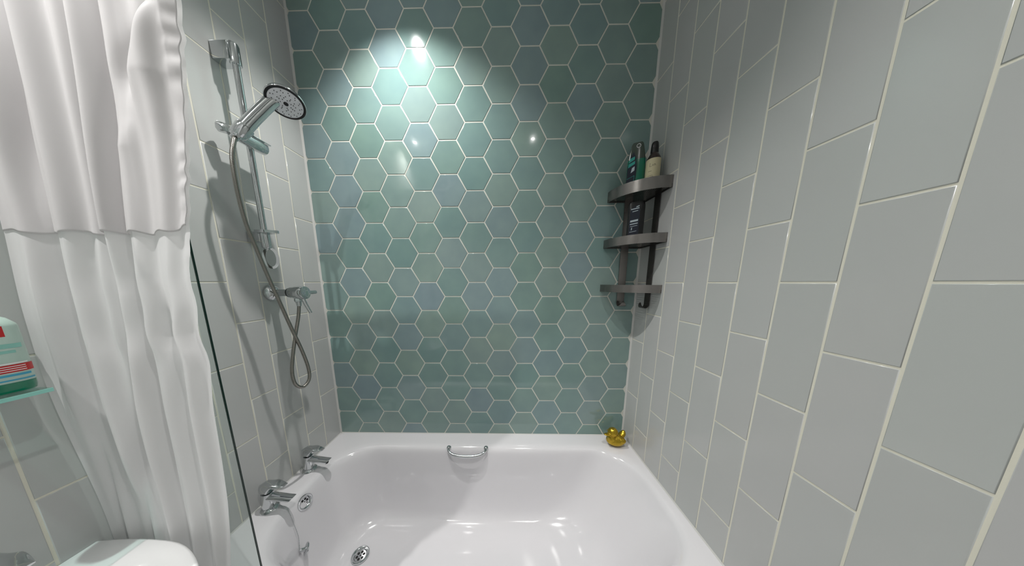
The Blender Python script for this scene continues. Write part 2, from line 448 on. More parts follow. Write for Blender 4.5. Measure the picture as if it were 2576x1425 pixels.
# drain
def waste(c, nrm, r, nholes=6):
    c = Vector(c); nrm = Vector(nrm).normalized(); a, b_ = frame(nrm)
    w1 = bmesh.new()
    prof = [(-.004, r * .98), (0.001, r), (.0035, r * .97), (.0045, r * .86), (.003, r * .74), (-.001, r * .66), (-.0035, r * .62)]
    add_loft(w1, [[c + nrm * z + a * (q * math.cos(2 * PI * j / 40)) + b_ * (q * math.sin(2 * PI * j / 40)) for j in range(40)] for z, q in prof], True, True, True)
    fix(w1)
    holes = []
    for k in range(nholes + 1):
        if k == 0: hc = c; hr = r * .09
        else:
            an = 2 * PI * k / nholes; hc = c + (a * math.cos(an) + b_ * math.sin(an)) * r * .38; hr = r * .145
        h = bmesh.new(); add_cone(h, hc - nrm * .0034, hc - nrm * .0029, [(0, hr), (1, hr)], 14); holes.append(fix(h))
    return w1, holes
for c, nrm, r, lb in (((-.672, .838, RIM - .3660), (0.03, 0, 1), .038, 'chrome plug hole in the tub floor'),
                      ((-.858, .806, -.934), (1, -.12, .17), .031, 'chrome overflow grille on the tap end')):
    w1, hs = waste(c, nrm, r)
    o = obj('waste', w1, M['chrome'], bath, label=lb)
    for h in hs: obj('hole', h, M['black_gap'], o)

# plug on its chain
plug = thing('bath_plug', 'small chrome bath plug hanging on a thin chain from the nearer tap', 'plug', (-.832, .745, -1.09))
pn = Vector((.62, .60, -.42)).normalized()
pc = Vector((-.800, .722, -1.060))
obj('stopper', cone(pc + pn * .006, pc - pn * .020, [(0, .019), (.10, .0215), (.2, .0215), (.26, .018), (.34, .008), (.6, .0065), (.8, .0065), (1, .002)], 28, sq=(1, 1)), M['chrome'], plug)
ch = [(-.915, .757, RIM + .003), (-.895, .750, RIM + .003), (-.872, .744, RIM - .002), (-.857, .740, -.918), (-.842, .734, -.960), (-.826, .727, -1.008), tuple(pc - pn * .019)]
P = catmull(ch, 12); bm = bmesh.new(); add_tube(bm, P, [.0008 + .0005 * (i % 2) for i in range(len(P))], 8)
obj('chain', fix(bm), M['chrome'], plug)

# ------------------------------------------------------------------ taps (pillar taps with a hooded lever and a slanting spout, facing +x)
def make_tap(x, y, z, label, cat='tap', group=None, first=None, name='bath_tap'):
    t = thing(name, label, cat, (x, y, z), group)
    if first:
        for ch_ in first.children:
            c = ch_.copy(); COL.objects.link(c); c.parent = t
        return t
    V = lambda a, b_, c: Vector((x + a, y + b_, z + c))
    bm = bmesh.new(); add_cone(bm, V(0, 0, -.001), V(0, 0, .012), [(0, .030), (.3, .030), (.65, .027), (1, .0215)], 32); obj('base', fix(bm), M['chrome'], t)
    # body: leaning column
    bm = bmesh.new(); R = []
    for k in range(9):
        q = k / 8; rr = .0200 - .0010 * q + .001 * math.sin(PI * q)
        cx_ = -.002 + .004 * q; R.append([V(cx_ + rr * 1.05 * math.cos(2 * PI * j / 32), rr * .98 * math.sin(2 * PI * j / 32),   .010 + .066 * q) for j in range(32)])
    add_loft(bm, R); obj('body', fix(bm), M['chrome'], t)
    # spout: flattened tube going out and a little down, cut slanting
    bm = bmesh.new(); R = []
    for k in range(8):
        q = k / 7; cx_ = .010 + .088 * q; cz_ = .060 - .010 * q
        ry = .0175 - .002 * q; rz = .0125 - .002 * q
        R.append([V(cx_ - (.012 * math.sin(2 * PI * j / 28) * -1 if k == 7 else 0), ry * math.cos(2 * PI * j / 28), cz_ + rz * math.sin(2 * PI * j / 28)) for j in range(28)])
    add_loft(bm, R); s = obj('spout', fix(bm), M['chrome'], t)
    bm = bmesh.new(); add_cone(bm, V(.088, 0, .044), V(.086, 0, .039), [(0, .0085), (1, .008)], 20); obj('aerator', fix(bm), M['black'], s)
    # lever: hood over the body, reaching forward, falling to the tip
    bm = bmesh.new(); R = []
    for k in range(15):
        q = k / 14; xx = -.021 + .103 * q
        top = .124 - .004 * q - .030 * max(0, q - .55) ** 1.3 - .030 * max(0, .22 - q) * 2.2
        bot = .0765 + .031 * min(1, max(0, q - .36) * 5.0)
        hw = .0205 * math.sqrt(max(0.05, 1 - (max(0, .22 - q) / .24) ** 2)) * (1 - .55 * max(0, q - .55) ** 1.4 / .45 ** 1.4)
        if k == 14: top = bot + .004
        ring = []
        for j in range(24):
            an = 2 * PI * j / 24; cy = math.cos(an); sz = math.sin(an)
            cy = math.copysign(abs(cy) ** .7, cy); sz = math.copysign(abs(sz) ** .7, sz)
            ring.append(V(xx, hw * cy, (top + bot) / 2 + (top - bot) / 2 * sz))
        R.append(ring)
    add_loft(bm, R); obj('lever', fix(bm), M['chrome'], t)
    return t
tap1 = make_tap(-.941, .932, RIM, 'chrome bath tap farther along the rim, near the teal wall', group=None)
tap2 = make_tap(-.938, .742, RIM, 'chrome bath tap nearer the glass screen, with the plug chain at its foot', first=tap1)

# ------------------------------------------------------------------ duck
duck = thing('toy_duck', 'small gold duck standing on the bath corner', 'toy duck', (.621, 1.121, RIM))
bm = bmesh.new()
D = Vector((.621, 1.121, RIM))
def dl(a, b_, c): # duck-local: faces -x, slightly towards the room
    a *= 1.2; b_ *= 1.2; c *= 1.2
    an = math.radians(18); return D + Vector((a * math.cos(an) - b_ * math.sin(an), a * math.sin(an) + b_ * math.cos(an), c))
add_ellip(bm, dl(0, 0, .0265), (.0505, .037, .0320))
add_ellip(bm, dl(.002, 0, .018), (.041, .031, .0210))
add_ellip(bm, dl(-.024, 0, .038), (.021, .021, .028))
add_ellip(bm, dl(-.020, 0, .069), (.0270, .0250, .0265))
add_ellip(bm, dl(-.046, 0, .064), (.023, .013, .0062))
add_ellip(bm, dl(-.058, 0, .0665), (.010, .010, .0045))
rt = Matrix.Rotation(math.radians(-48), 3, 'Y')
add_ellip(bm, dl(.033, 0, .045), (.025, .019, .0145), rt)
add_ellip(bm, dl(.040, 0, .056), (.013, .011, .011), rt)
for s in (-1, 1): add_ellip(bm, dl(.008, s * .024, .031), (.026, .011, .017), Matrix.Rotation(math.radians(-16), 3, 'Y'))
o = obj('duck_body', bm, M['gold'], duck)
rm = o.modifiers.new('remesh', 'REMESH'); rm.mode = 'VOXEL'; rm.voxel_size = .0016; rm.use_smooth_shade = True
sm = o.modifiers.new('smooth', 'SMOOTH'); sm.factor = .5; sm.iterations = 5
for s in (-1, 1):
    bm = bmesh.new(); add_ellip(bm, dl(-.036, s * .0168, .073), (.0022, .0018, .0024), u=12, v=8); obj('eye', bm, M['gold'], duck)


# ------------------------------------------------------------------ shower rail
RX, RY = -.924, .888
rail = thing('shower_rail', 'chrome shower riser rail with square top bracket on the left wall', 'shower rail', (RX, RY, .12))
obj('riser_tube', tube([(RX, RY, .13), (RX, RY, .79)], .0095, 28), M['chrome'], rail)
# upper bracket: flat block from wall ending in a rounded cap over the tube
bm = bmesh.new(); add_box(bm, ROOM_X0, RX, RY - .021, RY + .021, .747, .800, bev=.003)
obj('wall_bracket', fix(bm), M['chrome'], rail)
bm = bmesh.new(); add_cone(bm, (RX, RY, .742), (RX, RY, .808), [(0, .0135), (.02, .0150), (.85, .0150), (.95, .013), (1, .007)], 32)
obj('top_cap', fix(bm), M['chrome'], rail)
bm = bmesh.new(); add_cone(bm, (RX, RY, .135), (RX, RY, .200), [(0, .0135), (.03, .0150), (.95, .0150), (1, .0135)], 28)
obj('lower_collar', fix(bm), M['chrome'], rail)
obj('wall_bracket', box(ROOM_X0, RX, RY - .012, RY + .012, .155, .195, bev=.003), M['chrome'], rail)
# small pointed shelf arm at the lower bracket
bm = bmesh.new()
poly = [(RX - .018, RY - .020), (RX + .018, RY - .020), (RX + .052, RY + .000), (RX + .050, RY + .008), (RX + .016, RY + .020), (RX - .018, RY + .020)]
add_loft(bm, [[Vector((p[0], p[1], z)) for p in poly] for z in (.190, .200)]); obj('arm_plate', fix(bm), M['chrome'], rail, smooth=False)
# hose ring hanging under the rail
bm = bmesh.new()
cc = Vector((RX + .004, RY + .006, .098)); ax = Vector((.78, .62, 0)).normalized()
pts = [cc + ax * (.019 * math.cos(t)) + Vector((0, 0, 1)) * (.037 * math.sin(t)) for t in [2 * PI * k / 40 for k in range(41)]]
nn = ax.cross(Vector((0, 0, 1)))
R = []
for k in range(40):
    t = 2 * PI * k / 40; rd = ax * math.cos(t) + Vector((0, 0, 1)) * math.sin(t)
    p = pts[k]; R.append([p + rd * (.0045 * u) + nn * (.004 * v) for u, v in ((-1, -1), (1, -1), (1, 1), (-1, 1))])
Rv = [[bm.verts.new(q) for q in r] for r in R]
for i in range(40):
    for j in range(4): bm.faces.new((Rv[i][j], Rv[i][(j + 1) % 4], Rv[(i + 1) % 40][(j + 1) % 4], Rv[(i + 1) % 40][j]))
obj('hose_ring', fix(bm), M['chrome'], rail)
# slider: barrel parallel to the wall with a lever and a knob
SX, SZ = -.916, .504
sl = obj('slider', cone((SX, .837, SZ), (SX, .933, SZ), [(0, .017), (.02, .0195), (.35, .0205), (.62, .0225), (.8, .0215), (.97, .0205), (1, .018)], 32), M['chrome'], rail)
obj('slider_end', cone((SX, .833, SZ), (SX, .8375, SZ), [(0, .0165), (1, .0175)], 32), M['face'], sl)
obj('knob', cone((SX - .036, .822, SZ + .014), (SX - .006, .836, SZ + .006), [(0, .015), (.1, .017), (.8, .015), (1, .012)], 8), M['chrome'], sl)
bm = bmesh.new(); add_box(bm, SX - .010, SX + .012, .885, .950, SZ + .0205, SZ + .0235, bev=.001); obj('release_lever', fix(bm), M['chrome'], sl)
# holder cup for the handset
HB = Vector((-.888, .826, .498)); HC = Vector((-.776, .896, .632)); HN = Vector((.266, -.289, -.92)).normalized()
NK = HC - HN * .020 + Vector((-.028, -.016, -.018))     # where the handle meets the head
hd = (NK - HB).normalized()
obj('cup', cone(HB - hd * .010, HB + hd * .030, [(0, .0185), (.08, .0205), (.9, .0235), (1, .0225)], 32), M['chrome'], sl)

# handset
hs = thing('handheld_shower', 'round chrome shower handset with grey spray face, angled over the bath', 'shower head', tuple(HC))
ctrl = [HB - hd * .016, HB + hd * .02, HB.lerp(NK, .5) - HN * .006, NK - HN * .004, HC - HN * .016]
P = catmull(ctrl, 8); n_ = len(P)
rad = [.0165 + .0035 * min(1, i / (n_ * .25)) - .001 * (i / n_) for i in range(n_)]
bm = bmesh.new(); add_tube(bm, P, rad, 28)
obj('handle', fix(bm), M['chrome'], hs)
ha, hb_ = frame(HN)
def lathe_n(prof, n=64, cap0=True, cap1=True):
    bm = bmesh.new()
    add_loft(bm, [[HC + HN * z + ha * (r * math.cos(2 * PI * j / n)) + hb_ * (r * math.sin(2 * PI * j / n)) for j in range(n)] for z, r in prof], True, cap0, cap1)
    return fix(bm)
obj('head_shell', lathe_n([(-.030, .012), (-.028, .022), (-.022, .038), (-.014, .050), (-.007, .0555), (-.001, .0565), (.001, .0555)]), M['chrome'], hs)
obj('rubber_ring', lathe_n([(.0, .0550), (.0018, .0545), (.0022, .050), (.001, .0475)]), M['black'], hs, label='black ring around the spray face')
obj('spray_face', lathe_n([(.0005, .0478), (.0026, .0472), (.0030, .0455)]), M['face'], hs)
bm = bmesh.new()
def hp(r, a, z=.003): return HC + HN * z + ha * (r * math.cos(a)) + hb_ * (r * math.sin(a))
for r, cnt, ph in ((.042, 14, 0), (.0365, 14, .12), (.0255, 12, .2), (.0200, 8, .5), (.0145, 7, .1)):
    for k in range(cnt):
        an = 2 * PI * k / cnt + ph
        add_cone(bm, hp(r, an, .0028), hp(r, an, .0045), [(0, .0015), (1, .0011)], 8)
obj('nozzles', fix(bm), M['black'], hs, kind='stuff')
obj('centre_button', lathe_n([(.002, .0068), (.0045, .0064), (.005, .005)], 24), M['black'], hs)

# hose
hose = thing('shower_hose', 'ribbed steel shower hose looping down from handset to the valve', 'hose', (-.86, .87, -.44))
hp_ = [tuple(HB - hd * .014), (-.889, .806, .463), (-.889, .791, .401), (-.892, .792, .306), (-.892, .8, .208), (-.89, .818, .124), (-.885, .835, .034), (-.87, .854, -.087),
       (-.862, .874, -.187), (-.856, .895, -.277), (-.850, .907, -.362), (-.850, .903, -.414), (-.856, .877, -.437), (-.862, .852, -.414),
       (-.864, .847, -.363), (-.866, .862, -.3), (-.868, .888, -.222), (-.870, .918, -.142), (-.872, .932, -.092)]
P0 = catmull(hp_, 40)
# resample evenly
L_ = [0]
for i in range(1, len(P0)): L_.append(L_[-1] + (P0[i] - P0[i - 1]).length)
step = .0016; N_ = int(L_[-1] / step); P = []; j = 0
for i in range(N_ + 1):
    s = i * L_[-1] / N_
    while j < len(L_) - 2 and L_[j + 1] < s: j += 1
    P.append(P0[j].lerp(P0[j + 1], (s - L_[j]) / max(1e-9, L_[j + 1] - L_[j])))
rad = [.0064 if i % 3 else .0056 for i in range(len(P))]
bm = bmesh.new(); add_tube(bm, P, rad, 12); obj('flexible_tube', fix(bm), M['dark_chrome'], hose, angle=80)
obj('ferrule', cone(HB - hd * .030, HB - hd * .008, [(0, .0085), (.1, .0105), (.9, .0115), (1, .010)], 24), M['chrome'], hose)

# ------------------------------------------------------------------ shower valve
VY, VZ = .932, -.040
valve = thing('shower_valve', 'chrome shower mixer valve sticking out of the left wall', 'valve', (ROOM_X0, VY, VZ))
obj('wall_flange', cone((ROOM_X0 + .001, VY, VZ), (ROOM_X0 + .030, VY, VZ), [(0, .034), (.25, .0345), (.5, .031), (.8, .022), (1, .0155)], 40), M['chrome'], valve)
obj('stem', cone((ROOM_X0 + .02, VY, VZ), (-.900, VY, VZ), [(0, .0145), (1, .0145)], 32), M['chrome'], valve)
obj('gap_ring', cone((-.906, VY, VZ), (-.900, VY, VZ), [(0, .0195), (1, .0195)], 32), M['black'], valve)
obj('body', cone((-.900, VY, VZ), (-.840, VY, VZ), [(0, .021), (.06, .0235), (.3, .0245), (.34, .026), (.97, .027), (1, .026)], 40), M['chrome'], valve)
obj('end_cap', cone((-.8398, VY, VZ), (-.836, VY, VZ), [(0, .0265), (.7, .0262), (1, .0245)], 40), M['chrome'], valve)
ctl = obj('control_ring', cone((-.862, VY, VZ), (-.842, VY, VZ), [(0, .0272), (.1, .028), (.9, .028), (1, .0272)], 40), M['chrome'], valve)
obj('lever', cone((-.850, VY + .020, VZ), (-.838, VY + .058, VZ + .001), [(0, .0085), (.8, .0075), (.95, .0065), (1, .003)], 18), M['chrome'], ctl)
bm = bmesh.new(); add_tube(bm, [(-.850, VY - .002, VZ - .020), (-.842, VY, VZ - .050), (-.828, VY + .002, VZ - .086)], [.008, .0068, .006], 16)
obj('lever', fix(bm), M['chrome'], ctl)
bm = bmesh.new(); add_cone(bm, (-.873, VY, VZ - .022), (-.872, VY, VZ - .038), [(0, .012), (.4, .0135), (.9, .0135), (1, .012)], 6); add_cone(bm, (-.872, VY, VZ - .036), (-.872, VY, VZ - .056), [(0, .0105), (1, .0078)], 24)
obj('outlet_nut', fix(bm), M['chrome'], valve)

# ------------------------------------------------------------------ glass bath screen
scr = thing('bath_screen', 'clear glass bath screen panel with dark green edge beside the curtain', 'glass screen', (-.84, .508, RIM))
obj('glass_panel', box(ROOM_X0 + .012, -.7035, .5065, .5095, RIM + .006, .55, bev=0), M['pane'], scr, smooth=False)
obj('glass_edge', box(-.7035, -.7018, .5062, .5098, RIM + .006, .55, bev=0), M['edge'], scr, smooth=False, label='dark green polished vertical glass edge')
obj('hinge_profile', box(ROOM_X0, ROOM_X0 + .022, .499, .517, RIM + .002, .56, bev=.002), M['chrome'], scr)
obj('bottom_seal', box(ROOM_X0 + .022, -.706, .504, .512, RIM, RIM + .007, bev=.001), M['pane'], scr)

# ------------------------------------------------------------------ curtain
def interp(tab, z):
    if z >= tab[0][0]: return tab[0][1]
    for (z0, v0), (z1, v1) in zip(tab, tab[1:]):
        if z >= z1: return v1 + (v0 - v1) * (z - z1) / (z0 - z1)
    return tab[-1][1]
def smooth_tab(tab, w=.07):
    zs = [.73 - .02 * i for i in range(100)]
    return [(z, sum(interp(tab, z + w * q / 4) for q in range(-4, 5)) / 9) for z in zs]
REDGE = [(.73, -.535), (.487, -.563), (.441, -.568), (.305, -.597), (.121, -.643), (.001, -.660), (-.039, -.653), (-.109, -.668), (-.163, -.654), (-.268, -.672), (-.339, -.677), (-.424, -.683), (-.526, -.692), (-.640, -.709), (-.743, -.730), (-1.25, -.74)]
LEDGE = [(.73, -.93), (.3, -.935), (.17, -.937), (.093, -.941), (.002, -.960), (-.127, -.967), (-.22, -.972), (-.4, -.976), (-.61, -.976), (-1.25, -.974)]
GRV = [  # dark valleys: table of x against height, width, depth
    ([(.73, -.83), (.411, -.847), (.273, -.881), (.117, -.899), (-.07, -.906), (-.6, -.955), (-1.25, -.96)], .010, .018),
    ([(.73, -.735), (.432, -.749), (.322, -.771), (.206, -.787), (.087, -.802), (-.112, -.812), (-.61, -.894), (-1.25, -.90)], .009, .016),
    ([(.73, -.69), (.437, -.702), (.315, -.726), (.094, -.768), (-.112, -.778), (-.609, -.818), (-1.25, -.82)], .008, .016),
    ([(.73, -.64), (.44, -.655), (.2, -.70), (-.1, -.735), (-.6, -.765), (-1.25, -.77)], .012, .012),
]
REDGE = smooth_tab([(z, x * (.956 if z > .09 else .975)) for z, x in REDGE], .02); LEDGE = smooth_tab(LEDGE)
GRV = [(smooth_tab(t, .12), a, b_) for t, a, b_ in GRV]
def ydisp(x, z, u):
    amp = 1 if z > -.4 else max(.55, 1 + (z + .4) * 1.2)
    d = .0085 * math.sin(2 * PI * (5.3 * u + .10 * math.sin(2.0 * z + 1) + .1)) + .0026 * math.sin(2 * PI * (10.7 * u + .12 * z + .3))
    for tab, wd, dp in GRV:
        q = (x - interp(tab, z)) / wd
        s = math.exp(-q * q) if q < 0 else math.exp(-q * q * .35)
        d += dp * s
    # diagonal pinch catching the light: the cloth right of the line stands forward
    if u > .62 and z > -.1: d *= 1 - .55 * min(1, (u - .62) / .08) * min(1, (z + .1) / .1)
    t = (z - .298) / (.452 - .298)
    tc_ = min(1.6, max(-.3, t))
    xr = -.672 + .088 * tc_ - .012 * math.sin(PI * min(1, max(0, t)))
    q = (x - xr) / .0085
    ez = min(1, max(0, (t + 1.1) / 1.5)) ** 2
    st = 1 / (1 + math.exp(-max(-30, min(30, q))))
    d -= .026 * st * math.exp(-max(0, x - xr) / .085) * ez
    d += .008 * math.exp(-((x - xr + .028) / .018) ** 2) * ez
    # puckered seam along the right edge
    if u > .93 and z > .02:
        k = (u - .93) / .07
        d += k * (.0022 * math.sin(z * 170 + 2 * math.sin(z * 31)) + .0012 * math.sin(z * 97))
    d += .0015 * noise.noise(Vector((x * 6, z * 2.1, 2.2)))
    return d * amp * min(1, .15 + u / .10) * min(1, .35 + (1 - u) / .08)
def sheet(z_top, zb_f, y0, u0, u1, nu, nv, thick=0.0):
    bm = bmesh.new(); G = []
    for i in range(nv + 1):
        row = []
        for j in range(nu + 1):
            u = u0 + (u1 - u0) * j / nu
            zb = zb_f(u); z = z_top + (zb - z_top) * i / nv
            xl, xr = interp(LEDGE, z), interp(REDGE, z)
            x = xl + (xr - xl) * u
            if u > .93 and z > .02: x += (u - .93) / .07 * .0018 * math.sin(z * 140)
            y = y0 + (.425 + .018 * (lambda w_: w_ * w_ * (3 - 2 * w_))(min(1, max(0, (-.15 - z) / .45))) - y0) * (1 - u) ** 3 + ydisp(x, z, u)
            row.append(bm.verts.new((x, y, z)))
        G.append(row)
    for i in range(nv):
        for j in range(nu): bm.faces.new((G[i][j], G[i][j + 1], G[i + 1][j + 1], G[i + 1][j]))
    return fix(bm)
curt = thing('shower_curtain', 'white satin shower curtain hanging in folds in front of the glass screen', 'curtain', (-.8, .45, -1.25))
obj('lining', sheet(.73, lambda u: -1.25, .452, 0, 1, 300, 300), M['curtain'], curt, angle=180)
o = obj('overlay', sheet(.73, lambda u: .098 + (.012 * max(0, (u - .75) / .25) ** 2) + .003 * math.sin(u * 40), .4485, 0.0, .994, 290, 180), M['curtain'], curt, angle=180, label='shorter outer layer ending in a hem')
sd = o.modifiers.new('thickness', 'SOLIDIFY'); sd.thickness = .0012
crl = thing('curtain_rail', 'white tubular rail from the left wall, bent up to the ceiling', 'curtain rail', (-.14, .45, .745))
obj('rail_tube', tube([(ROOM_X0, .452, .745), (-.47, .452, .745), (-.45, .452, .752), (-.44, .452, .775), (-.44, .452, CEIL)], .0125, 20), M['paint'], crl)
for i, u in enumerate([.03, .14, .25, .36, .47, .58, .69, .80, .91]):
    xl, xr = interp(LEDGE, .73), interp(REDGE, .73); x = xl + (xr - xl) * u
    yy = .448 + ydisp(x, .73, u)
    pts = [(x, .452 + .019 * math.sin(t), .745 + .019 * math.cos(t)) for t in [2 * PI * k / 24 for k in range(25)]]
    obj('curtain_ring', tube(pts, .0018, 8), M['chrome'], curt)

# ------------------------------------------------------------------ wash basin
BZ = -.615
basin = thing('wash_basin', 'white ceramic wash basin with rounded corner, in front of the curtain', 'basin', (-.80, .17, BZ - .2))
half = [(-.984, .432), (-.93, .4365), (-.866, .437), (-.801, .433), (-.755, .423), (-.714, .407), (-.679, .388), (-.650, .362), (-.628, .325), (-.615, .28), (-.607, .225), (-.605, .17)]
hh = catmull([Vector((a, b_, 0)) for a, b_ in half], 3)
outline = [(p.x, p.y) for p in hh] + [(p.x, .34 - p.y) for p in reversed(hh[:-1])]
def scaled(s, z, sh=0): # shrink about (-.984,.17)
    return [Vector((-.984 + (a + .984) * s + sh, .17 + (b_ - .17) * (s + .0), z)) for a, b_ in outline]
n_o = len(outline)
def offs(d, z):
    out = []
    for i, (a, b_) in enumerate(outline):
        p0 = Vector(outline[max(i - 1, 0)]); p1 = Vector(outline[min(i + 1, n_o - 1)])
        t = (p1 - p0).normalized(); nrm = Vector((-t.y, t.x))
        out.append(Vector((max(-.984, a - nrm.x * -d if 0 else a - nrm.x * d * -1), b_ + nrm.y * d, z)))
    return out
def inward(d, z):
    out = []
    for i, (a, b_) in enumerate(outline):
        p0 = Vector(outline[max(i - 1, 0)]); p1 = Vector(outline[min(i + 1, n_o - 1)])
        t = (p1 - p0).normalized(); nrm = Vector((t.y, -t.x))  # outline runs clockwise seen from above -> right side is inside
        q = Vector((a, b_)) + nrm * d
        out.append(Vector((max(-.984, q.x), q.y, z)))
    return out
bm = bmesh.new()
outer = [scaled(.72, BZ - .19), scaled(.86, BZ - .12), scaled(.965, BZ - .055), inward(.001, BZ - .03), inward(0, BZ - .010), inward(.0015, BZ - .003), inward(.006, BZ)]
# bowl rings share the vertex count: oval opening
def bowl(cx_, cy_, a, b_, z):
    out = []
    for i in range(n_o):
        # match direction of each outline point seen from the bowl centre
        v = Vector((outline[i][0] - cx_, outline[i][1] - cy_))
        an = math.atan2(v.y / b_, v.x / a)
        out.append(Vector((cx_ + a * math.cos(an), cy_ + b_ * math.sin(an), z)))
    return out
rings = outer + [bowl(-.775, .17, .142, .216, BZ - .001), bowl(-.775, .17, .138, .211, BZ - .006), bowl(-.775, .17, .128, .196, BZ - .03), bowl(-.775, .17, .108, .165, BZ - .08), bowl(-.775, .17, .07, .10, BZ - .115), bowl(-.775, .17, .02, .03, BZ - .122)]
add_loft(bm, rings, True, True, True)
obj('bowl', fix(bm), M['ceramic'], basin, angle=50)
bm = bmesh.new(); add_cone(bm, (-.775, .17, BZ - .121), (-.775, .17, BZ - .117), [(0, .021), (.6, .021), (1, .017)], 24); obj('waste', fix(bm), M['chrome'], basin)
bm = bmesh.new(); add_cone(bm, (-.865, .17, FLOORZ), (-.865, .17, BZ - .15), [(0, .085), (.03, .084), (.15, .068), (.8, .075), (1, .11)], 32); obj('pedestal', fix(bm), M['ceramic'], basin)
make_tap(-.944, .308, BZ, 'dark grey reflecting chrome tap on the wash basin', first=tap1, name='basin_tap')

# ------------------------------------------------------------------ glass shelf with bottles on the left wall
SHZ = -.197
shelf = thing('glass_shelf', 'small aqua glass shelf on the left wall, left of the curtain', 'shelf', (-.93, .22, SHZ))
obj('shelf_pane', box(ROOM_X0 + .002, -.870, -.02, .388, SHZ - .008, SHZ, bev=.001), M['shelf_glass'], shelf, smooth=False)
M['aqua_edge'], _, _ = principled('aqua_glass_edge', (0.30, 0.68, 0.60), 0.2)
obj('front_edge', box(-.8705, -.8690, -.02, .388, SHZ - .0075, SHZ - .0005), M['aqua_edge'], shelf, smooth=False, label='pale aqua front edge of the shelf')
for yy in (.03, .33): obj('clamp', box(ROOM_X0, ROOM_X0 + .022, yy, yy + .02, SHZ - .016, SHZ + .008, bev=.003), M['chrome'], shelf)
def plate(parent, name, pts, mat, nrm, th=.0006, label=None):
    """thin printed patch: polygon pts pushed out along nrm"""
    bm = bmesh.new(); nrm = Vector(nrm)
    add_loft(bm, [[Vector(p) for p in pts], [Vector(p) + nrm * th for p in pts]])
    return obj(name, fix(bm), mat, parent, smooth=False, label=label)
# mouthwash bottle, broad face turned to the room
MB = Vector((-.918, .347, SHZ))
mouth = thing('mouthwash_bottle', 'white labelled bottle with red banner and green base on the glass shelf', 'bottle', tuple(MB))
bx0, bx1, by0, by1 = -.951, -.886, .300, .392
def rr_lathe(prof, x0, x1, y0, y1, r):
    bm = bmesh.new()
    add_loft(bm, [rrect(x0 + d, x1 - d, y0 + d, y1 - d, max(.004, r - d * .5), z, 6, 3) for z, d in prof]); return fix(bm)
obj('bottle_body', rr_lathe([(SHZ + .0005, .004), (SHZ + .003, .001), (SHZ + .010, 0), (SHZ + .020, 0), (SHZ + .022, .0005)], bx0, bx1, by0, by1, .022), M['green_liquid'], mouth)
obj('label_wrap', rr_lathe([(SHZ + .0205, -.0004), (SHZ + .122, -.0004), (SHZ + .126, .0005), (SHZ + .136, .006), (SHZ + .144, .016)], bx0, bx1, by0, by1, .022), M['mint_label'], mouth)
obj('bottle_cap', cone((MB.x, MB.y, SHZ + .142), (MB.x, MB.y, SHZ + .185), [(0, .017), (.05, .018), (.9, .0175), (1, .015)], 28), M['white_print'], mouth)
# printed strips follow the rounded corner: curved strips cut from an offset ring
def strip(parent, name, z0, z1, ya, yb_, mat, th=.0007, skew=0):
    ring = rrect(bx0 - th, bx1 + th, by0 - th, by1 + th, .022, 0, 8, 8)
    pts = [p for p in ring]
    sel = [p for p in pts if p.x > -.93 and ya <= p.y <= yb_]
    sel.sort(key=lambda p: math.atan2(p.y - MB.y, p.x - MB.x))
    bm = bmesh.new(); vs = []
    for p in sel:
        sz = skew * (p.y - ya); vs.append((bm.verts.new((p.x, p.y, z0 + sz)), bm.verts.new((p.x, p.y, z1 + sz))))
    for (a, b_), (c, d) in zip(vs, vs[1:]): bm.faces.new((a, c, d, b_))
    return obj(name, fix(bm), mat, parent)
strip(mouth, 'red_banner', SHZ + .039, SHZ + .053, .30, .389, M['red_print'])
for i in range(3): strip(mouth, 'banner_line', SHZ + .0415 + .0038 * i, SHZ + .0428 + .0038 * i, .30, .380, M['white_print'], .0010)
strip(mouth, 'logo_patch', SHZ + .104, SHZ + .123, .30, .374, M['red_print'])
strip(mouth, 'logo_swoosh', SHZ + .110, SHZ + .113, .30, .370, M['white_print'], .0010)
strip(mouth, 'print_line', SHZ + .083, SHZ + .091, .30, .384, M['mint_print'])
strip(mouth, 'print_line', SHZ + .074, SHZ + .079, .30, .378, M['mint_print'])
strip(mouth, 'print_line', SHZ + .054, SHZ + .0565, .30, .385, M['white_print'])
strip(mouth, 'print_line', SHZ + .032, SHZ + .036, .30, .385, M['blue_print'])
strip(mouth, 'print_line', SHZ + .024, SHZ + .0265, .30, .388, M['blue_print'])
b2 = thing('green_bottle', 'small clear green bottle behind the white labelled bottle', 'bottle', (-.966, .3995, SHZ))
cb = (-.966, .3995)
obj('bottle_body', cone((*cb, SHZ + .0005), (*cb, SHZ + .105), [(0, .0105), (.03, .012), (.5, .012), (.8, .0115), (.93, .007), (1, .006)], 24), M['green_clear'], b2)
obj('liquid', cone((*cb, SHZ + .002), (*cb, SHZ + .060), [(0, .0100), (1, .0112)], 24), M['green_gel'], b2)
obj('cap', cone((*cb, SHZ + .103), (*cb, SHZ + .122), [(0, .008), (1, .0075)], 20), M['clear_grey'], b2)

